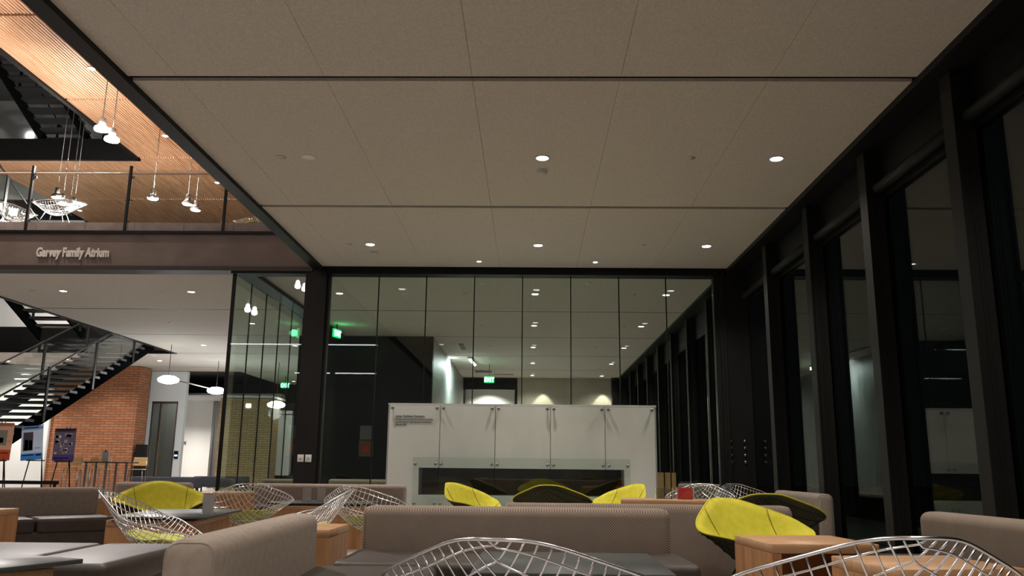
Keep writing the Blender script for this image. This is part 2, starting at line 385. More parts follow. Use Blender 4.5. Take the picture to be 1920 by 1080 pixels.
# ================================================================ LIGHTS IN THE CEILING
dl = thing('downlight', (.117, 8.2, CZ), 0, '', 'ceiling light', 'round recessed downlights')
MB().lathe([(.066, .004), (.078, .002), (.08, -.006), (.074, -.01), (.062, -.006), (.060, .0)], n=28).build('trim_ring', M['trim'], dl)
MB().lathe([(.061, .0), (.06, -.009), (.03, -.012)], n=28).build('lens', M['glow'], dl)
lamp('downlight_bulb', 'SPOT', (0, 0, -.02), DOWN, WARM, .06, dl, 130, 1)
def downlight(x, y, label, z=CZ, power=None):
    r = dup(dl, (x, y, z), 0, label)
    if power is not None:
        for c in r.children:
            if c.type == 'LIGHT':
                c.data = c.data.copy(); c.data.energy = power
    return r
dl['label'] = 'round lit downlight, middle of the nearest row in the lounge ceiling'
row = {8.2: 'nearest visible row of the lounge ceiling', 11.68: 'second row of the lounge ceiling'}
downlight(2.525, 8.2, 'round lit downlight, right end of the nearest row in the lounge ceiling')
for x, n in ((-2.32, 'left'), (.11, 'middle'), (2.525, 'right')):
    downlight(x, 11.68, 'round lit downlight, %s of the second row in the lounge ceiling' % n)
for y, r in ((4.72, 'just above the camera'), (1.23, 'overhead'), (-2.2, 'behind the camera')):
    for x, n in ((-2.32, 'left'), (.11, 'middle'), (2.525, 'right')):
        downlight(x, y, 'round downlight %s, %s of its row' % (r, n))
hall = {15.15: 'first', 18.66: 'second', 22.13: 'third', 25.62: 'fourth', 29.1: 'last'}
for y, r in hall.items():
    downlight(.09, y, 'round downlight in the middle of the %s row behind the glass wall' % r, power=DOWN*.72)
    downlight(2.5, y, 'round downlight at the right of the %s row behind the glass wall' % r, power=DOWN*.72)
downlight(-3.55, 15.2, 'round downlight beside the corner column behind the glass wall', power=DOWN*.7)
for x, y, l in ((-8.73, 15.15, 'left downlight under the sign beam'), (-6.315, 15.15, 'right downlight under the sign beam'),
                (-6.315, 18.65, 'downlight seen through the side glass'), (-8.8, 22.24, 'single downlight beside the stair opening'),
                (-11.53, 25.76, 'small far downlight above the brick wall'), (-6.3, 22.2, 'downlight farther back through the side glass'),
                (-6.3, 25.7, 'second downlight from the back through the side glass'), (-7.2, 30, 'farthest downlight through the side glass')):
    downlight(x, y, 'round ' + l, power=DOWN*1.05)
for y, n in ((15.4, 'nearest'), (18.9, 'middle'), (22.3, 'farthest'), (11.9, 'hidden nearer'), (8.4, 'hidden nearest')):
    downlight(-8.87 if y < 22 else -8.85, y, '%s round downlight in the cedar slat ceiling' % n, 8.67, power=260 if y > 14 else 420)
tag(MB().lathe([(.1, 0), (.1, -.05), (.05, -.06)], (-16.45, 25.49, 11.38), 20, 'y').build('wall_light', M['glow']), 'round wall light on the pale wall inside the dark upper stair opening', 'wall light')
# small accent spots near the glass
sl = thing('accent_spot', (-.8, 12.67, CZ), 0, 'small accent spot in the ceiling above the fireplace, left one', 'ceiling light', 'small accent spots above the fireplace')
MB().lathe([(.045, .002), (.055, .0), (.054, -.008), (.04, -.006)], n=20).build('trim_ring', M['trim'], sl)
MB().lathe([(.038, .0), (.036, -.007), (.02, -.009)], n=20).build('lens', M['glow'], sl)
lamp('spot_bulb', 'SPOT', (0, 0, -.03), 25, WARM, .04, sl, 90, 1, aim=(0, -.35, -1))
dup(sl, (1.01, 12.67, CZ), 0, 'small accent spot in the ceiling above the fireplace, right one')
# unlit fixtures
def unlit(x, y, label, r=.075, z=CZ):
    u = thing('unlit_downlight', (x, y, z), 0, label, 'ceiling light', 'unlit recessed downlights')
    MB().lathe([(r*.82, .003), (r, .001), (r*1.02, -.006), (r*.86, -.01), (r*.78, -.003)], n=28).build('trim_ring', M['dimlens'], u)
    MB().lathe([(r*.8, -.001), (r*.5, -.004)], n=24).build('reflector', M['dimlens'], u)
unlit(-2.318, 8.2, 'unlit round downlight at the left of the nearest row')
unlit(-2.33, 15.17, 'unlit round downlight left of centre behind the glass wall')
unlit(-.85, 14.26, 'small unlit downlight just behind the glass wall, left of centre', .055)
unlit(1.0, 14.2, 'small unlit downlight just behind the glass wall, right of centre', .055)
unlit(-2.33, 18.66, 'unlit round downlight farther back behind the glass wall')
unlit(-11.2, 24.6, 'unlit round downlight beside the far stair edge')
# detectors, sprinklers, speakers
sd = thing('smoke_detector', (.123, 8.585, CZ), 0, 'round smoke detector just beyond the middle lit downlight', 'smoke detector', 'ceiling detectors')
MB().lathe([(.06, .002), (.062, -.012), (.05, -.018)], n=24).build('base_plate', M['trim'], sd)
MB().lathe([(.045, -.016), (.044, -.035), (.03, -.045)], n=20).build('sensor_cap', M['trim'], sd)
dup(sd, (-2.34, 12.11, CZ), 0, 'round smoke detector beside the left downlight of the second row')
for i, (x, y, l) in enumerate(((-2.605, 8.2, 'left of the unlit downlight'), (1.64, 8.19, 'right of centre in the nearest row'), (-2.63, 11.69, 'left end of the second row'),
                (1.61, 11.66, 'right of centre in the second row'), (-1.2, 15.15, 'left of centre behind the glass wall'), (1.9, 15.15, 'right part behind the glass wall'),
                (-1.1, 18.7, 'second row behind the glass, left'), (2.1, 18.7, 'second row behind the glass, right'), (1.75, 22.1, 'third row behind the glass, right'), (-1.05, 22.1, 'third row behind the glass, left'),
                (-8.2, 18.66, 'lower atrium ceiling near the stair opening'), (-9.3, 15.15, 'lower atrium ceiling at the left edge'), (-6.9, 15.15, 'lower atrium ceiling before the side glass'))):
    tag(MB().lathe([(.05, .002), (.052, -.004), (.02, -.006), (.012, -.016), (.004, -.018)], (x, y, CZ), 20).build('sprinkler_cover', M['trim']), 'small flat sprinkler cover on the ceiling, ' + l, 'sprinkler', 'flat sprinkler covers')
tag(B(-1.86, -1.74, 21.6, 22.7, CZ-.012, CZ+.002).build('slot_vent', M['black']), 'narrow dark slot vent in the ceiling behind the glass wall', 'vent')
v = thing('ceiling_vent', (-1.55, 28.0, CZ), 0, 'dark square ceiling vent above the far exit sign', 'vent')
MB().box(-.28, .28, -.28, .28, -.012, 0).build('frame', M['blackm'], v)
mb = MB()
for k in range(7): mb.box(-.25, .25, -.24+k*.07, -.21+k*.07, -.02, -.012)
mb.build('slats', M['black'], v)
v2 = thing('linear_vent', (-.9, 28.9, CZ), 0, 'long dark linear vent before the far cream wall', 'vent')
MB().box(-.35, .35, -.06, .06, -.012, 0).build('grille', M['black'], v2)
# fluorescent tube light over the passage beside the core
tf = thing('tube_light', (-1.72, 25.0, 3.97), math.radians(-3), 'slim glowing tube light near the grey concrete wall', 'ceiling light')
MB().box(-.05, .05, -.75, .75, .02, .068).build('housing', M['trim'], tf)
MB().tube([(0, -.7, 0), (0, .7, 0)], .03, 10).build('tube', M['glowc'], tf)
lamp('tube_glow', 'AREA', (0, 0, -.05), 38, COOL, .08, tf, sizey=1.4)
lamp('tube_wall_glow', 'SPOT', (-.1, -.4, -.1), 130, COOL, .05, tf, 120, 1, aim=(-1, -.25, -.55))
# wall wash lamps at the far cream wall
for x, n in ((.477, 'left'), (2.6, 'right')):
    ww = thing('wall_washer', (x, 29.62, CZ), 0, 'small ceiling lamp washing the %s half of the far cream wall' % n, 'ceiling light', 'wall wash lamps at the far wall')
    MB().lathe([(.04, .002), (.05, .0), (.046, -.01)], n=16).build('trim_ring', M['trim'], ww)
    lamp('washer_bulb', 'SPOT', (0, 0, -.03), 60, (1, .93, .78), .03, ww, 58, .35, aim=(0, .12, -1))
downlight(-1.5, 30.8, 'added unseen lamp brightening the room behind the far door', 3.94, 420)  # unseen lamp added so the far doorway looks bright
# oval glowing pendants in the lower atrium
ov = thing('oval_pendant', (-9.65, 22.2, 3.09), 0, 'large oval glowing pendant nearer the brick wall', 'pendant lamp', 'oval pendants in the lower atrium')
MB().lathe([(.02, .12), (.16, .10), (.26, .04), (.275, 0), (.24, -.06), (.1, -.1), (.01, -.105)], n=32).build('diffuser', M['glowc'], ov)
MB().tube([(0, 0, .1), (0, 0, 1.32)], .008).build('stem', M['blackm'], ov)
lamp('oval_glow', 'POINT', (0, 0, -.25), 45, COOL, .2, ov)
dup(ov, (-9.65, 25.7, 3.11), 0, 'oval glowing pendant farther back, by the white wall')
dup(ov, (-7.85, 26.0, 2.72), 0, 'added oval pendant standing in for a reflection in the green side glass')  # pendant added in place of a lamp reflection in the glass
tag(MB().tube([(-9.65, 22.5, 3.13), (-9.65, 25.4, 3.14)], .018).build('lamp_rail', M['steel']), 'thin rail running between the two oval pendants', 'rail')
downlight(-13.1, 31.2, 'added unseen lamp brightening the far white wall', 3.31, 500)  # added unseen lamps here and below, brightening the far walls
downlight(-9.0, 31.8, 'added unseen lamp by the white door behind the side glass', 4.03, 120)
downlight(-12.6, 29.7, 'added unseen lamp behind the glass door', 4.03, 110)
downlight(-13.5, 25.9, 'added lamp washing the brick wall, hidden behind the stair', power=200)  # wash lamps added for brightness on the brick and white walls
downlight(-16.6, 26.2, 'added lamp washing the white wall at far left', power=420)
downlight(-14.4, 25.6, 'added weak lamp over the brick wall, hidden behind the stair', power=40)
downlight(-14.2, 25.0, 'added unseen lamp for the upper landing wall', 8.67, 600)  # both landing lamps are unseen additions that brighten the stair walls
downlight(-13.0, 23.5, 'added unseen lamp for the topmost landing', 12.6, 130)

# pendants of the upper atrium
def make_pendant(lit):
    p = thing('glass_pendant', (0, 0, 0), 0, '', 'pendant lamp', 'metal pendants in the upper atrium')
    MB().tube([(0, 0, .1), (0, 0, 1.9)], .008).build('cord', M['steel'], p)
    MB().lathe([(.03, .2), (.055, .19), (.06, .06), (.05, .03)], n=20).build('socket_cap', M['plate'] if lit else M['steel'], p)
    MB().lathe([(.06, .05), (.12, .01), (.13, -.03), (.12, -.045)], n=24).build('lamp_shade', M['bulb'] if lit else M['steel'], p)
    MB().lathe([(.11, -.03), (.105, -.05), (.03, -.065)], n=24).build('lens', M['bulb'], p)
    return p
p1 = make_pendant(True); p1.location = (-7.74, 14.0, 6.80); p1['label'] = 'brightest left pendant of the glowing pair by the slat ceiling'
lamp('pendant_bulb', 'POINT', (0, 0, -.12), 380, (1, .93, .9), .08, p1)
dup(p1, (-7.53, 14.0, 6.60), 0, 'brightest right pendant of the glowing pair by the slat ceiling')
p2 = make_pendant(False); p2.location = (-7.99, 18.5, 6.85); p2['label'] = 'left metal pendant of the pair behind the right end of the glass rail'
lamp('pendant_bulb', 'POINT', (0, 0, -.12), 80, (1, .95, .9), .08, p2)
dup(p2, (-7.98, 18.95, 6.85), 0, 'right metal pendant of the pair behind the right end of the glass rail')
dup(p2, (-8.63, 18.1, 6.85), 0, 'lone metal pendant behind the middle of the glass rail')
for i, (x, y, n) in enumerate(((-10.81, 18.03, 'leftmost'), (-10.94, 18.5, 'second'), (-10.8, 18.75, 'third'), (-11.01, 18.95, 'rightmost'))):
    dup(p2, (x, y, 6.85), 0, '%s of the four metal pendants clustered behind the left glass rail' % n)
pd = [c for c in p1.children if c.type == 'LIGHT'][0].data.copy(); pd.energy = 30
for x, y, z, n in ((-8.1, 3.0, 5.37, 'left'), (-6.7, 3.0, 6.07, 'right')):
    for k, e_ in ((0, 'upper'), (.34, 'lower')):
        r = dup(p1, (x+k*.6, y, z-k*.25), 0, '%s pendant of the %s pair hanging outside the frame, mirrored in the glass' % (e_, n))
        r.scale = (.5, .5, 1)
        for c in r.children:
            if c.type == 'LIGHT': c.data = pd
for o in [o for o in C.objects if o.name.startswith('cord')]: o.scale.z = ((12.6 if o.parent.location.x < -10.3 else 8.80)-o.parent.location.z)/1.9

# ================================================================ EXIT SIGNS
def exit_sign(loc, rz, label, w=.31, h=.19, stem=.4):
    e = thing('exit_sign', loc, rz, label, 'exit sign', 'green exit signs')
    B(-w/2, w/2, -.025, .025, -h/2, h/2).build('housing', M['green'], e, .006, 2)
    tx = text_mesh('EXIT', h*.95, 'lettering', M['greenl'], e, .004, .003, (0, -.028, -h*.34), align='CENTER', xs=.82)
    MB().box(-.01, .01, -.01, .01, h/2-.01, h/2+stem).build('stem', M['blackm'], e)
    lamp('sign_glow', 'POINT', (0, -.1, 0), .6, (.1, 1, .35), .08, e)
    return e
exit_sign((-1.255, 26, 3.56), 0, 'green exit sign hanging before the lit far door behind the glass', stem=.385)
exit_sign((-4.38, 18.7, 3.83), math.radians(74), 'green exit sign seen edge-on just right of the corner column', stem=.12)
exit_sign((-8.78, 30, 3.7), 0, 'green exit sign seen through the side glass', .28, .2, .24)

# ================================================================ FIREPLACE
fp = thing('fireplace', (-.11, 12.0, 0), 0, 'long low grey glass-clad fireplace screen in front of the glass wall', 'fireplace')
W0, W1 = -1.91, 1.91
bd = MB()
bd.box(W0, W1, .06, .5, .93, 1.76); bd.box(W0, -1.44, .06, .5, 0, .93); bd.box(1.44, W1, .06, .5, 0, .93); bd.box(-1.44, 1.44, .06, .5, 0, .515)
bd.box(W0-.0, W1, .03, .54, 1.76, 1.785)
bd.build('body', M['wallgrey'], fp)
B(-1.44, 1.44, .42, .48, .515, .93).build('firebox', M['firebox_refl'], fp)
sx = [-1.885, -1.158, -.374, .408, 1.18, 1.885]
for i in range(5):
    gp = MB(); zb = .885
    gp.box(sx[i]+.004, sx[i+1]-.004, .012, .03, zb, 1.755)
    if i == 0: gp.box(sx[0]+.004, -1.44, .012, .03, .02, zb)
    if i == 4: gp.box(1.44, sx[5]-.004, .012, .03, .02, zb)
    gp.build('cladding_panel', M['frost'], fp)
MB().box(-1.44, 1.44, .012, .03, .02, .515).build('cladding_panel', M['frost'], fp)
gs = MB(); ss = [-1.52, -1.158, -.374, .408, 1.18, 1.52]
for i in range(5): gs.box(ss[i]+.003, ss[i+1]-.003, -.05, -.04, .33, 1.03)
gs.build('glass_screen', M['glassc'], fp)
def knob(x, z, y=-.004): return MB().lathe([(.006, .05), (.010, .0), (.022, -.002), (.024, -.016), (.018, -.022)], (x, y, z), 14, 'y').build('standoff_knob', M['steel'], fp)
for i, x in enumerate(sx):
    for k in ((.045,) if i == 0 else (-.045,) if i == 5 else (-.045, .045)): knob(x+k, 1.715)
for i, x in enumerate(ss):
    for k in ((.04,) if i == 0 else (-.04,) if i == 5 else (-.04, .04)):
        knob(x+k, .935, -.055); knob(x+k, .40, -.055)
text_mesh('James, Kathleen Chambers', .046, 'inscription', M['ink'], fp, .0006, .001, (-1.79, .009, 1.585), xs=.82)
text_mesh('Including a dual role understood outside the and evening\ngo toward the great range beginning in the department\nSeptember 2006', .037, 'inscription', M['ink'], fp, .0002, .001, (-1.79, .009, 1.545), xs=.62)

# ================================================================ STAIRS
SL = .465; TR = .31
def stair(name, x0, x1, ystart, zstart, n, dirn, label, z_off=0):
    st = thing(name, (0, 0, z_off), 0, label, 'staircase', 'flights of the atrium stair')
    def P(k): return ystart + dirn*TR*k, zstart + SL*TR*k
    for xx in (x0, x1-.06):
        (ya, za), (yb, zb) = P(0), P(n)
        lo = [(xx, ya, za-.26), (xx+.06, ya, za-.26), (xx+.06, yb, zb-.26), (xx, yb, zb-.26)]
        hi = [(a, b, c+.30) for a, b, c in lo]
        MB().hexa(lo, hi).build('stringer', M['stairblk'], st)
    for k in range(n):
        y, z = P(k+.5)
        t = B(x0-.08, x1+.02, y-.16, y+.16, z+.0, z+.055); t.build('tread', M['treadm'], st)
    for xx in (x0-.03, x1+.03):
        pts = [(xx, P(k)[0], P(k)[1]+.95) for k in (0, n)]
        MB().tube(pts, .02).build('handrail', M['blackm'], st)
        for k in range(1, n, 6):
            y, z = P(k); MB().box(xx-.015, xx+.015, y-.04, y+.04, z-.2, z+.98).build('rail_post', M['blackm'], st)
            k2 = min(k+6, n); y2, z2 = P(k2)
            MB().hexa([(xx-.005, y+.06*dirn, z+.15), (xx+.005, y+.06*dirn, z+.15), (xx+.005, y2-.06*dirn, z2+.15), (xx-.005, y2-.06*dirn, z2+.15)],
                      [(xx-.005, y+.06*dirn, z+.88), (xx+.005, y+.06*dirn, z+.88), (xx+.005, y2-.06*dirn, z2+.88), (xx-.005, y2-.06*dirn, z2+.88)]).build('glass_panel', M['glassc'], st)
    return st
stair('staircase', -11.55, -10.36, 13.75, .06, 29, 1, 'dark open-tread staircase climbing from the floor behind the posters')
stair('staircase', -12.95, -11.72, 21.6, 4.3, 15, -1, 'upper stair flight seen through the lower ceiling opening at left')
stair('staircase', -12.95, -11.72, 21.6, 4.3, 15, -1, 'topmost stair flight seen in the dark upper opening', 4.63)
tag(B(-12.95, -10.36, 22.75, 23.88, 4.1, 4.28).build('stair_landing', M['black']), 'black stair landing at the top of the lower flight', 'landing')

# ================================================================ BALCONY RAIL
br = thing('balcony_railing', (0, 13.22, 4.62), 0, 'glass balcony railing with dark posts above the sign beam', 'railing')
px_ = [-9.98, -8.33, -6.68, -5.05]
for x in px_:
    p = MB().box(x-.02, x+.02, -.1, -.06, -.02, 1.14).build('post', M['blackm'], br)
    for z in (.18, .55, .95):
        MB().box(x-.05, x+.05, -.06, -.03, z-.02, z+.02).build('clamp', M['steel'], p)
xs_ = [-11.6] + px_ + [-3.6]
for i in range(5): B(xs_[i]+.03, xs_[i+1]-.03, -.05, -.038, .02, 1.08).build('glass_panel', M['glassc'], br)
MB().tube([(-14, -.045, 1.02), (-3.6, -.045, 1.02)], .018, 8).build('handrail', mat('pale_rail', (.7, .5, .4), .35), br)

# ================================================================ SOFAS
ZT, ZS = .665, .415
def sofa(label, loc, rz, w, seams=(0,), depth=.62, fab='fabric', ext=(0, 0), back=True, group='taupe and brown lounge sofas', name='lounge_sofa'):
    s = thing(name, loc, rz, label, 'sofa', group)
    h = w/2
    if back:
        bk = B(-h, h, 0, .18, .10, ZT).build('backrest', M[fab], s, .055, 4)
        for e_ in (-1, 1):
            a, b, c_, d_, rr = .012, .168, .115, ZT-.012, .045; pts = []
            for cx_, cz_, a0 in ((b-rr, d_-rr, 0), (a+rr, d_-rr, 90), (a+rr, c_+rr, 180), (b-rr, c_+rr, 270)):
                for q in range(0, 91, 15): g_ = math.radians(a0+q); pts.append((e_*(h-.022), cx_+rr*math.cos(g_), cz_+rr*math.sin(g_)))
            MB().tube(pts, .004, 6, True).build('piping', M[fab], bk)
        fl = B(-h+.06, h-.06, .02, .16, 0, .12); fl.build('plinth', M['black'], s)
    x0, x1 = -h-ext[0], h+ext[1]
    B(x0+.01, x1-.01, -depth+.02, 0, .03, .30).build('seat_base', M['leather'], s, .015, 2)
    e = [x0] + [x for x in seams] + [x1]
    for i in range(len(e)-1):
        mb = B(e[i]+.004, e[i+1]-.004, -depth, .015, .285, ZS)
        o = mb.build('seat_cushion', M['leather'], s, .035, 4)
    return s
sofa('long sofa with woven taupe back facing the camera, front centre', (-.075, 5.2, 0), math.radians(.8), 1.86, (.47,), .66, ext=(.03, .04))
sofa('long sofa turned away, its plain back showing behind the front centre sofa', (.80, 6.02, 0), PI+math.radians(.4), 1.96, (0,), .62)
sofa('near sofa at left with smooth taupe back seen from its end', (-1.02, 3.55, 0), math.radians(92.5), 1.62, (0,), .60, 'fabric_plain')
sofa('taupe sofa at the left edge behind the wooden block', (-4.72, 8.0, 0), math.radians(41), 1.3, (0,), .60, 'fabric_plain')
sofa('large taupe sofa at the right edge by the window wall', (2.46, 4.45, 0), math.radians(-86), 1.9, (0,), .60)
sofa('small taupe sofa with its end toward the camera under the right windows', (3.0, 9.85, 0), math.radians(-90), 1.6, (0,), .58, 'fabric_plain')
sofa('long low taupe sofa left of the fireplace', (-2.58, 11.05, 0), 0, 1.98, (0,), .6, 'fabric_plain')
sofa('far left taupe sofa behind the yellow chair', (-4.85, 10.98, 0), 0, .98, (), .6, 'fabric_plain')
sofa('taupe sofa behind the glass between column and fireplace', (-3.05, 15.2, 0), 0, 1.05, (), .6, 'fabric_plain')
sofa('taupe sofa behind the left panes next to the column', (-4.2, 14.6, 0), 0, .75, (), .6, 'fabric_plain')
sofa('dim taupe sofa beyond the glass at the right of the fireplace', (2.85, 14.5, 0), math.radians(-35), .8, (), .55, 'fabric_plain')
# leather bench at the left
bn = thing('leather_bench', (-2.68, 4.72, 0), math.radians(2), 'wide brown leather bench without a back at lower left', 'bench')
B(-.62, .62, -.54, .54, .03, .30).build('seat_base', M['leather'], bn, .015, 2)
for a, b in ((-.63, .12), (.125, .63)): B(a, b, -.555, .555, .285, .425).build('seat_cushion', M['leather'], bn, .04, 4)
# dark upholstered benches near the doors
for i, (x, y, w_, l) in enumerate(((-11.3, 26.6, 2.0, 'long dark upholstered bench in front of the glass door'), (-10.3, 28.6, 1.7, 'second dark bench farther back by the lit white wall'))):
    b = thing('hall_bench', (x, y, 0), 0, l, 'bench', 'dark benches in the hall')
    B(-w_/2, w_/2, -.3, .3, .16, .50).build('seat', mat('bench_cloth', (.03, .03, .04), .8), b, .03, 2)
    for sx_ in (-1, 1):
        for sy_ in (-1, 1): B(sx_*(w_/2-.1)-.02, sx_*(w_/2-.1)+.02, sy_*.22-.02, sy_*.22+.02, 0, .17).build('leg', M['black'], b)

# ================================================================ TABLES
def block(label, loc, rz, w, dpt, h, open_side='front', top=None, name='wooden_block_table'):
    b = thing(name, loc, rz, label, 'table', 'wooden block tables')
    x, y = w/2, dpt/2; t = .045
    B(-x, x, -y, y, h-t, h).build('top', M['woodtop'], b, .003, 1)
    B(-x, -x+t, -y, y, 0, h-t).build('side_panel', M['wood'], b)
    B(x-t, x, -y, y, 0, h-t).build('side_panel', M['wood'], b)
    if open_side != 'back': B(-x+t, x-t, y-t, y, 0, h-t).build('back_panel', M['wood'], b)
    if open_side is None or open_side == 'back': B(-x+t, x-t, -y, -y+t, 0, h-t).build('front_panel', M['wood'], b)
    B(-x+t, x-t, -y+t, y-t, .03, .07).build('shelf', M['wood'], b)
    if top:
        ox, oy, tw, td = top
        B(ox-tw/2, ox+tw/2, oy-td/2, oy+td/2, h+.012, h+.03).build('black_top', M['laminate'], b, .002, 1)
        B(-x+.05, x-.05, -y+.05, y-.05, h, h+.013).build('spacer', M['black'], b)
    return b
block('open-fronted wooden block table in front of the big yellow chair', (1.43, 4.58, 0), math.radians(5), .54, .56, .55)
block('wooden block table at lower right behind the wire chair', (1.60, 3.58, 0), math.radians(9), .53, .50, .545, None)
block('narrow wooden block table between the two front sofas', (-1.36, 5.08, 0), 0, .50, .50, .55, None)
block('wooden block table at the far left edge', (-4.22, 6.38, 0), math.radians(3), .55, .5, .55, None)
block('low wooden table with a black top at the lower left corner', (-2.22, 3.25, 0), math.radians(-22), .60, .52, .50, None, (.03, .03, .68, .60))
block('wooden table with a long black top behind the wire chair at left', (-2.98, 7.2, 0), math.radians(6), .66, 1.12, .47, None, (.06, 0, .74, 1.2))
block('low wooden table with a black top before the front sofa', (.18, 3.93, 0), 0, .62, .62, .46, 'front', (0, 0, .82, .86))
block('wide wooden table with a dark top behind the wire chairs', (-2.35, 9.95, 0), 0, 1.1, .7, .46, None, (0, 0, 1.14, .74))
block('tall orange wooden block behind the yellow chair at left', (-3.38, 9.5, 0), math.radians(-6), .44, .6, .6, None)
block('long wooden block behind the leather-seated sofa at far left', (-5.35, 10.05, 0), 0, .7, .5, .5, None)
block('wooden table with an acrylic box near the fireplace', (1.42, 8.9, 0), math.radians(-9), .92, .5, .6, None)
# red card in a clear box, papers in stands
rb = thing('card_holder', (1.60, 8.86, .601), math.radians(-5), 'clear acrylic box with red cards on the table by the fireplace', 'box')
B(-.07, .07, -.05, .05, 0, .115).build('red_cards', M['red'], rb)
B(-.085, .085, -.065, .065, 0, .12).build('clear_box', M['acryl'], rb)
cb = thing('acrylic_box', (1.40, 8.95, .601), math.radians(-5), 'empty clear acrylic box left of the red cards', 'box')
MB().box(-.09, -.085, -.06, .06, 0, .11).box(.085, .09, -.06, .06, 0, .11).box(-.085, .085, -.06, -.055, 0, .11).box(-.085, .085, .055, .06, 0, .11).box(-.085, .085, -.055, .055, 0, .005).build('walls', M['acryl'], cb)
def menu(loc, rz, label, n=1):
    mh = thing('menu_stand', loc, rz, label, 'menu stand', 'clear menu stands')
    B(-.055, .055, -.035, .035, 0, .006).build('foot', M['acryl'], mh)
    B(-.05, .05, -.004, -.001, .01, .155).build('paper_card', M['paper'], mh)
    B(-.054, .054, -.008, .003, .005, .16).build('sleeve', M['acryl'], mh)
    for k, z in enumerate((.13, .11, .09, .07)): pass
menu((-2.62, 7.02, .501), math.radians(-12), 'small menu card in a clear stand on the black table at left')
menu((-2.56, 9.9, .491), math.radians(20), 'left menu card on the dark table behind the wire chairs')
menu((-2.40, 9.93, .491), math.radians(-8), 'right menu card on the dark table behind the wire chairs')

# ================================================================ DIAMOND CHAIRS
def shell(u, v):
    m = max(abs(u), abs(v))
    if m > 1e-6:
        L = (abs(u)**4.8+abs(v)**4.8)**(1/4.8); k = m/L; k = 1+(k-1)*m**2.5; u *= k; v *= k
    F_, B_, S_ = (1-u)*(1-v)/4, (1+u)*(1+v)/4, ((1+u)*(1-v)+(1-u)*(1+v))/4
    g = (1-u*u)*(1-v*v)
    z = .43*F_ + .80*B_ + .585*S_ - .27*g; y = -.44*F_ + .44*B_ + .06*S_ - .01*g
    s_ = (u+v)/2
    z -= .05*max(-s_-.35, 0)
    return Vector((.545*(u-v)/2, y, z))
def shn(u, v):
    e = .01; a = shell(u+e, v)-shell(u-e, v); b = shell(u, v+e)-shell(u, v-e); n = a.cross(b).normalized()
    return n if n.z > 0 else -n
def sheet(umax, off0, off1, fu=None, n=22):
    mb = MB(); vs = []; g = [(-1+2*i/n)*umax for i in range(n+1)]
    for off in (off0, off1):
        for a in g:
            for b in g:
                uu, vv = (a, b) if not fu else fu(a, b)
                vs.append(shell(uu, vv) + shn(uu, vv)*(off(a/umax, b/umax) if callable(off) else off))
    N = n+1; fs = []
    for i in range(n):
        for j in range(n):
            q = (i*N+j, i*N+j+1, (i+1)*N+j+1, (i+1)*N+j); fs.append(q[::-1]); fs.append(tuple(k+N*N for k in q))
    for i in range(n):
        for a, b in ((i*N, (i+1)*N), (i*N+n, (i+1)*N+n), (i, i+1), (n*N+i, n*N+i+1)): fs.append((a, b, b+N*N, a+N*N))
    mb.add(vs, fs, True); return mb
WIRES = [-1+2*(i+.5)/16 for i in range(16)]
def wires(r=.0033, ns=26):
    mb = MB()
    for c in WIRES:
        mb.tube([shell(c, -1+2*i/ns) for i in range(ns+1)], r, 5)
        mb.tube([shell(-1+2*i/ns, c)-Vector((0, 0, 2*r)) for i in range(ns+1)], r, 5)
    return mb
def rim(r=.0055):
    pts = []
    n = 22
    for i in range(n): pts.append(shell(-1+2*i/n, -1))
    for i in range(n): pts.append(shell(1, -1+2*i/n))
    for i in range(n): pts.append(shell(1-2*i/n, 1))
    for i in range(n): pts.append(shell(-1, 1-2*i/n))
    return MB().tube(pts, r, 6, True)
def base(par, m):
    for s in (-1, 1):
        pts = [(s*.13, -.16, .36), (s*.24, -.26, .02), (s*.25, -.25, .008), (s*.25, .24, .008), (s*.24, .25, .02), (s*.13, .08, .37)]
        MB().tube(pts, .0065, 8).build('leg_frame', m, par)
    MB().tube([(-.13, -.16, .36), (.13, -.16, .36)], .006).tube([(-.13, .08, .37), (.13, .08, .37)], .006).build('cross_brace', m, par)
def make_wire(pad):
    c = thing('wire_chair', (0, 0, 0), 0, '', 'chair', 'chrome wire diamond chairs')
    wires().build('wire_shell', M['chrome'], c); rim().build('rim', M['chrome'], c); base(c, M['chrome'])
    if pad:
        def fu(a, b):
            th = math.atan2(b, a); rr = max(abs(a), abs(b)); a, b = rr*math.cos(th), rr*math.sin(th)
            return a-.12, b-.12
        sheet(.70, .004, lambda a, b: .012+.05*(1-max(abs(a), abs(b))**4), fu).build('seat_pad', M['lime'], c)
    return c
def make_yellow():
    c = thing('upholstered_chair', (0, 0, 0), 0, '', 'chair', 'yellow upholstered diamond chairs')
    sheet(1.0, .002, lambda a, b: .006+.018*(1-max(abs(a), abs(b))**6)).build('upholstery', M['yellow'], c)
    sheet(.985, -.008, -.001).build('backing', M['ydark'], c)
    for sgn in (-1, 1):
        pts = []
        for i in range(17):
            q = -1+2*i/16; tt_ = sgn*(.46+.06*q*q); ss_ = q*(1-abs(tt_))
            a, b = ss_+tt_, ss_-tt_
            pts.append(shell(a, b) + shn(a*.98, b*.98)*.0225)
        MB().tube(pts, .003, 5).build('seam', M['yseam'], c)
    wires(.0028, 18).tube([(0, 0, .36), (0, .01, .36)], .002).build('wire_shell', M['blackm'], c)
    for v in c.children[-1].data.vertices: v.co.z -= .012
    rim(.007).build('rim', M['yellow'], c); base(c, M['blackm'])
    return c
SC = .95
wc = make_wire(False); wp = make_wire(True); yc = make_yellow()
def put(src, first, x, y, z, deg, label, sc=SC):
    if not src.get('used'): r = src; r.location = (x, y, z); r.rotation_euler = (0, 0, math.radians(deg)); r['label'] = label; src['used'] = 1
    else: r = dup(src, (x, y, z), math.radians(deg), label)
    r.scale = (sc, sc, sc); return r
put(wc, 0, .0, 2.62, 0, 166, 'chrome wire chair at the bottom centre, nearest the camera')
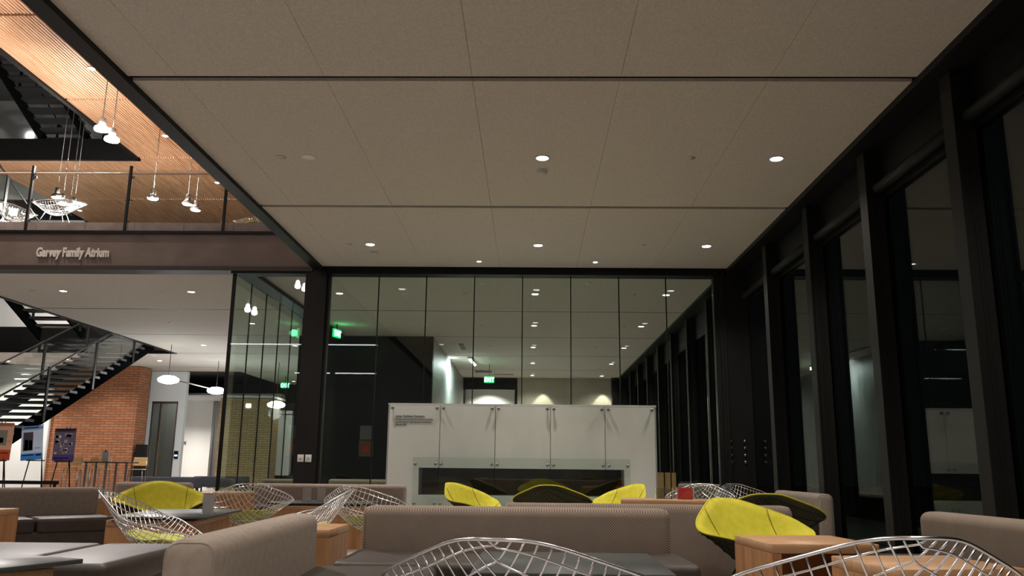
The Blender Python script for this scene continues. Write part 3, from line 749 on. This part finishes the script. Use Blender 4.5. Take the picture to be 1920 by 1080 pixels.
put(wc, 0, .95, 2.57, 0, 185, 'chrome wire chair at the lower right corner before the wooden blocks', .98)
put(wp, 0, -2.55, 5.85, 0, 100, 'chrome wire chair with lime pad beside the black-topped table at left')
put(yc, 0, -3.70, 8.65, 0, 30, 'yellow upholstered chair at left facing the black-topped table')
put(wp, 0, -2.86, 8.75, 0, 200, 'wire chair with lime pad, left of the wire group in the middle distance')
put(wp, 0, -1.78, 6.95, 0, -80, 'wire chair with lime pad partly hidden by the smooth-backed near sofa')
put(wp, 0, -1.50, 8.1, 0, 160, 'wire chair with lime pad just behind the left end of the front centre sofa')
put(yc, 0, 1.43, 5.36, 0, 30, 'big yellow upholstered chair beside the open wooden block')
put(yc, 0, -.62, 9.9, 0, 60, 'left yellow chair of the three before the fireplace, seat side showing')
put(yc, 0, .27, 9.7, 0, 170, 'middle chair of the three before the fireplace, dark back showing')
put(yc, 0, 1.05, 10.4, 0, -60, 'right yellow chair of the three before the fireplace')
put(yc, 0, 1.98, 7.2, 0, 165, 'yellow chair turned away, just behind the big yellow chair')
put(wp, 0, 2.95, 11.75, 0, 20, 'wire chair in the far right corner beside the small sofa')
put(wc, 0, 2.2, 11.2, 0, -20, 'wire chair behind the acrylic box with red cards')
put(wc, 0, -8.2, 13.75, 4.772, 10, 'wire chair on the balcony behind the left railing post')
put(wp, 0, -5.1, 14.6, 4.772, -30, 'wire chair on the balcony at the right end of the railing')
put(wc, 0, -9.2, 14.1, 4.772, 60, 'wire chair on the balcony at the picture left edge')
put(wc, 0, -2.2, 15.9, 0, 40, 'dim wire chair behind the glass just left of the fireplace')

# ================================================================ POSTERS ON EASELS
def poster(label, x, z0, y, w_, h_, tilt, cols, rz=0):
    e = thing('poster_easel', (x, y, 0), rz, label, 'easel', 'posters on easels')
    bm_ = mat('poster_base', cols[0], .6)
    pb = B(-w_/2, w_/2, -.012, 0, z0, z0+h_).build('poster_board', bm_, e)
    def panel(a, b, c_, d_, col, nm='printed_area'):
        B(-w_/2+a*w_, -w_/2+b*w_, -.0145, -.012, z0+c_*h_, z0+d_*h_).build(nm, mat('print', col, .6), pb)
    for q in cols[1:]: panel(*q)
    e.children[0].rotation_euler = (0, tilt, 0)
    for s in (-1, 1): MB().tube([(s*.24, -.06, 0), (s*.03, .03, z0+h_*1.05)], .010).build('leg', M['black'], e)
    MB().tube([(0, .42, 0), (0, .04, z0+h_*1.0)], .010).build('leg', M['black'], e)
    B(-.16, .16, -.04, .02, z0-.02, z0).build('tray', M['black'], e)
rw = random.Random(3)
blue = [(.55, .66, .85), (0, 1, .90, 1, (.16, .30, .62)), (.10, .80, .935, .965, (.5, .6, .75)), (.10, .55, .28, .82, (.06, .05, .07)), (.16, .34, .36, .60, (.28, .10, .07)),
        (.36, .52, .30, .58, (.42, .32, .2)), (.14, .34, .29, .38, (.03, .03, .04)), (0, 1, 0, .20, (.05, .26, .70)), (.08, .6, .13, .16, (.08, .3, .6)), (.7, .95, .12, .16, (.1, .3, .55)), (.62, .9, .34, .36, (.3, .38, .55))]
purple = [(.10, .08, .13), (0, 1, .9, 1, (.03, .01, .03)), (.1, .9, .94, .96, (.4, .35, .45)), (0, 1, 0, .18, (.06, .025, .18)), (.06, .75, .07, .095, (.4, .33, .5))]
for k in range(24):
    a = rw.uniform(.02, .75); b = rw.uniform(.2, .78); g = rw.uniform(.05, .5)
    purple.append((a, a+rw.uniform(.07, .2), b, b+rw.uniform(.05, .11), (g, g*.85, g*.98)))
orange = [(.75, .42, .30), (0, 1, .92, 1, (.45, .12, .10)), (0, 1, 0, .28, (.62, .09, .03)), (.2, .75, .40, .8, (.25, .24, .2)), (.3, .6, .46, .6, (.5, .3, .1)), (.1, .9, .18, .2, (.8, .4, .3)), (.78, .95, .5, .52, (.5, .2, .15))]
poster('light blue poster with a dark photograph on a black easel', -9.19, .942, 15.75, .404, .63, math.radians(-5), blue, 0)
poster('dark purple collage poster on a black easel', -8.69, .93, 15.8, .404, .60, math.radians(-1), purple, 0)
poster('orange poster on an easel at the left picture edge', -9.91, .93, 15.75, .41, .69, math.radians(1), orange, 0)
rl = thing('low_rail', (-7.6, 12.2, 0), 0, 'low black rail in front of the poster easels', 'rail')
MB().box(-2.5, .85, -.015, .015, .59, .64).build('top_bar', M['black'], rl)
for x in (-2.45, -1.65, -.85, -.05, .8): MB().box(x-.015, x+.015, -.015, .015, 0, .6).build('post', M['black'], rl)
# bar stools and tall table before the brick wall
st = thing('bar_stool', (0, 0, 0), 0, '', 'stool', 'plywood bar stools by the brick wall')
B(-.19, .19, -.19, .19, .735, .755).build('seat', M['ply'], st, .008, 2)
MB().hexa([(-.19, .17, .84), (.19, .17, .84), (.19, .185, .84), (-.19, .185, .84)], [(-.17, .22, 1.06), (.17, .22, 1.06), (.17, .235, 1.06), (-.17, .235, 1.06)]).build('backrest', M['ply'], st)
for s in (-1, 1):
    MB().tube([(s*.2, -.2, 0), (s*.16, -.16, .735)], .011).build('leg', M['steel'], st)
    MB().tube([(s*.2, .22, 0), (s*.16, .16, .735), (s*.16, .2, 1.0)], .011).build('leg', M['steel'], st)
MB().tube([(-.19, -.19, .25), (.19, -.19, .25), (.19, .2, .25), (-.19, .2, .25)], .008, 6, True).build('footrest', M['steel'], st)
spots = ((-12.03, 22.35, 12, 'leftmost of the plywood bar stools by the brick wall'), (-11.97, 23.1, -15, 'second plywood bar stool from the left by the brick wall'), (-11.3, 22.4, 8, 'plywood bar stool just left of the tall table'), (-10.28, 22.3, 10, 'separate plywood bar stool at the right end by the glass door'))
for i, (x, y, r, l) in enumerate(spots):
    if i == 0: st.location = (x, y, 0); st.rotation_euler = (0, 0, math.radians(r)); st['label'] = l
    else: dup(st, (x, y, 0), math.radians(r), l)
tt = thing('tall_table', (-10.4, 21.1, 0), 0, 'tall brown table with thin legs before the brick wall', 'table')
B(-.55, .55, -.3, .3, .90, .93).build('table_top', mat('walnut', (.10, .045, .025), .5), tt)
for x in (-.5, -.25, 0, .25, .5):
    MB().box(x-.02, x+.02, -.26, -.22, 0, .9).build('leg', M['steel'], tt)
ts = thing('table_sign', (-10.49, 20.95, .931), 0, 'pale clipboard sign standing on the tall table', 'sign')
B(-.085, .085, -.006, .006, 0, .26).build('card', M['paper'], ts); B(-.02, .02, -.012, 0, .235, .275).build('clip', M['blackm'], ts)
# brick wall extras
tag(B(-12.72, -12.46, 27.3, 27.6, 0, 1.5).build('dark_cabinet', M['black']), 'dark cabinet at the right end of the brick wall', 'cabinet')
# things on the columns and walls
for x, n in ((-3.52, 'left'), (-3.40, 'right')):
    sw = thing('wall_switch', (x, 13.098, 1.005), 0, '%s white switch plate on the dark corner column' % n, 'switch', 'white switch plates')
    B(-.048, .048, -.008, 0, -.056, .056).build('plate', M['plate'], sw, .003, 2)
    MB().lathe([(.02, -.008), (.019, -.022), (.012, -.025)], (0, 0, 0), 16, 'y').build('dial', M['trim'], sw)
for k in range(4):
    for x in (3.09, 3.3):
        tag(MB().lathe([(.022, 0), (.02, -.018)], (x, 13.098, 1.02+.105*k), 14, 'y').build('round_knob', M['steel']), '%s round metal button in the %s column of the right corner post' % (('lowest', 'second', 'third', 'top')[k], 'left' if x < 3.2 else 'right'), 'button', 'round buttons on the corner post')
kp = thing('door_panel', (-12.0, 28.79, 1.2), 0, 'small glowing access panel beside the glass door', 'panel')
B(-.07, .07, -.02, 0, -.13, .13).build('housing', M['black'], kp); B(-.05, .05, -.024, -.02, -.05, 0).build('screen', mat('screen_blue', (.1, .2, .6), .4, emit=(.3, .5, 1), es=2), kp)
tag(B(-13.52, -13.4, 32.985, 33.0, 1.63, 1.76).build('thermostat', M['greyp']), 'small grey thermostat on the brightly lit white wall', 'thermostat')
tag(B(-10.48, -10.3, 30.98, 31.0, 2.96, 3.1).build('wall_light', M['glow']), 'small square light on the tan brick column', 'wall light')
nt = tag(B(-4.08, -3.8, 20.385, 20.4, 1.52, 1.85).build('notice_sheet', M['greyp']), 'pale notice sheet on the dark wall behind the glass', 'notice')
nt = thing('framed_notice', (-3.92, 20.39, 1.12), 0, 'brown framed notice below the pale sheet on the dark wall', 'notice')
B(-.17, .17, -.01, .01, 0, .38).build('frame', mat('kraft', (.16, .09, .04), .7), nt); B(-.08, .08, -.014, -.01, .12, .26).build('picture', M['red'], nt)
cf = thing('far_cabinet', (2.46, 15.6, 0), 0, 'lit wooden cabinet beyond the glass at the right of the fireplace', 'cabinet')
B(-.18, .2, 0, .4, 0, .84).build('body', M['ply'], cf); B(-.02, .0, -.01, 0, .1, .84).build('door_gap', M['black'], cf)
# far lights outdoors
for (x, y, z, c, l) in ((14, 25.5, 2.95, (1, .25, .08), 'small orange neon light outside the right window'), (14, 32, 3.53, (1, 1, 1), 'tiny white street light outside the right window'), (14, 39, 4.1, (1, 1, 1), 'farthest tiny white street light outside')):
    s = thing('street_light', (x, y, 0), 0, l, 'street light')
    MB().tube([(0, 0, 0), (0, 0, z-.1)], .05).build('post', M['black'], s)
    MB().lathe([(.03, z-.12 if c[1] > .5 else z-.17), (.045, z), (.03, z+.06 if c[1] > .5 else z+.15)], n=10).build('lens', mat('street_glow', c, .5, emit=c, es=6), s)
# lit strips mirrored in the glass from the balcony behind the camera
for x0, x1, y, z, n in ((-11.5, -8.2, -4.0, 5.25, 'upper left'), (-7.8, -5.6, -4.0, 5.25, 'upper right'), (-8.6, -7.3, -4.0, 4.2, 'lower left'), (-7.1, -5.6, -4.0, 4.2, 'lower right')):
    lf = thing('strip_light', ((x0+x1)/2, y, z), 0, '%s slim strip light outside the frame, mirrored in the glass' % n, 'strip light', 'strip lights behind the camera')
    B(-(x1-x0)/2, (x1-x0)/2, -.03, .0, -.03, .03).build('housing', M['blackm'], lf)
    B(-(x1-x0)/2, (x1-x0)/2, .0, .012, -.02, .02).build('diffuser', M['glowc'], lf)
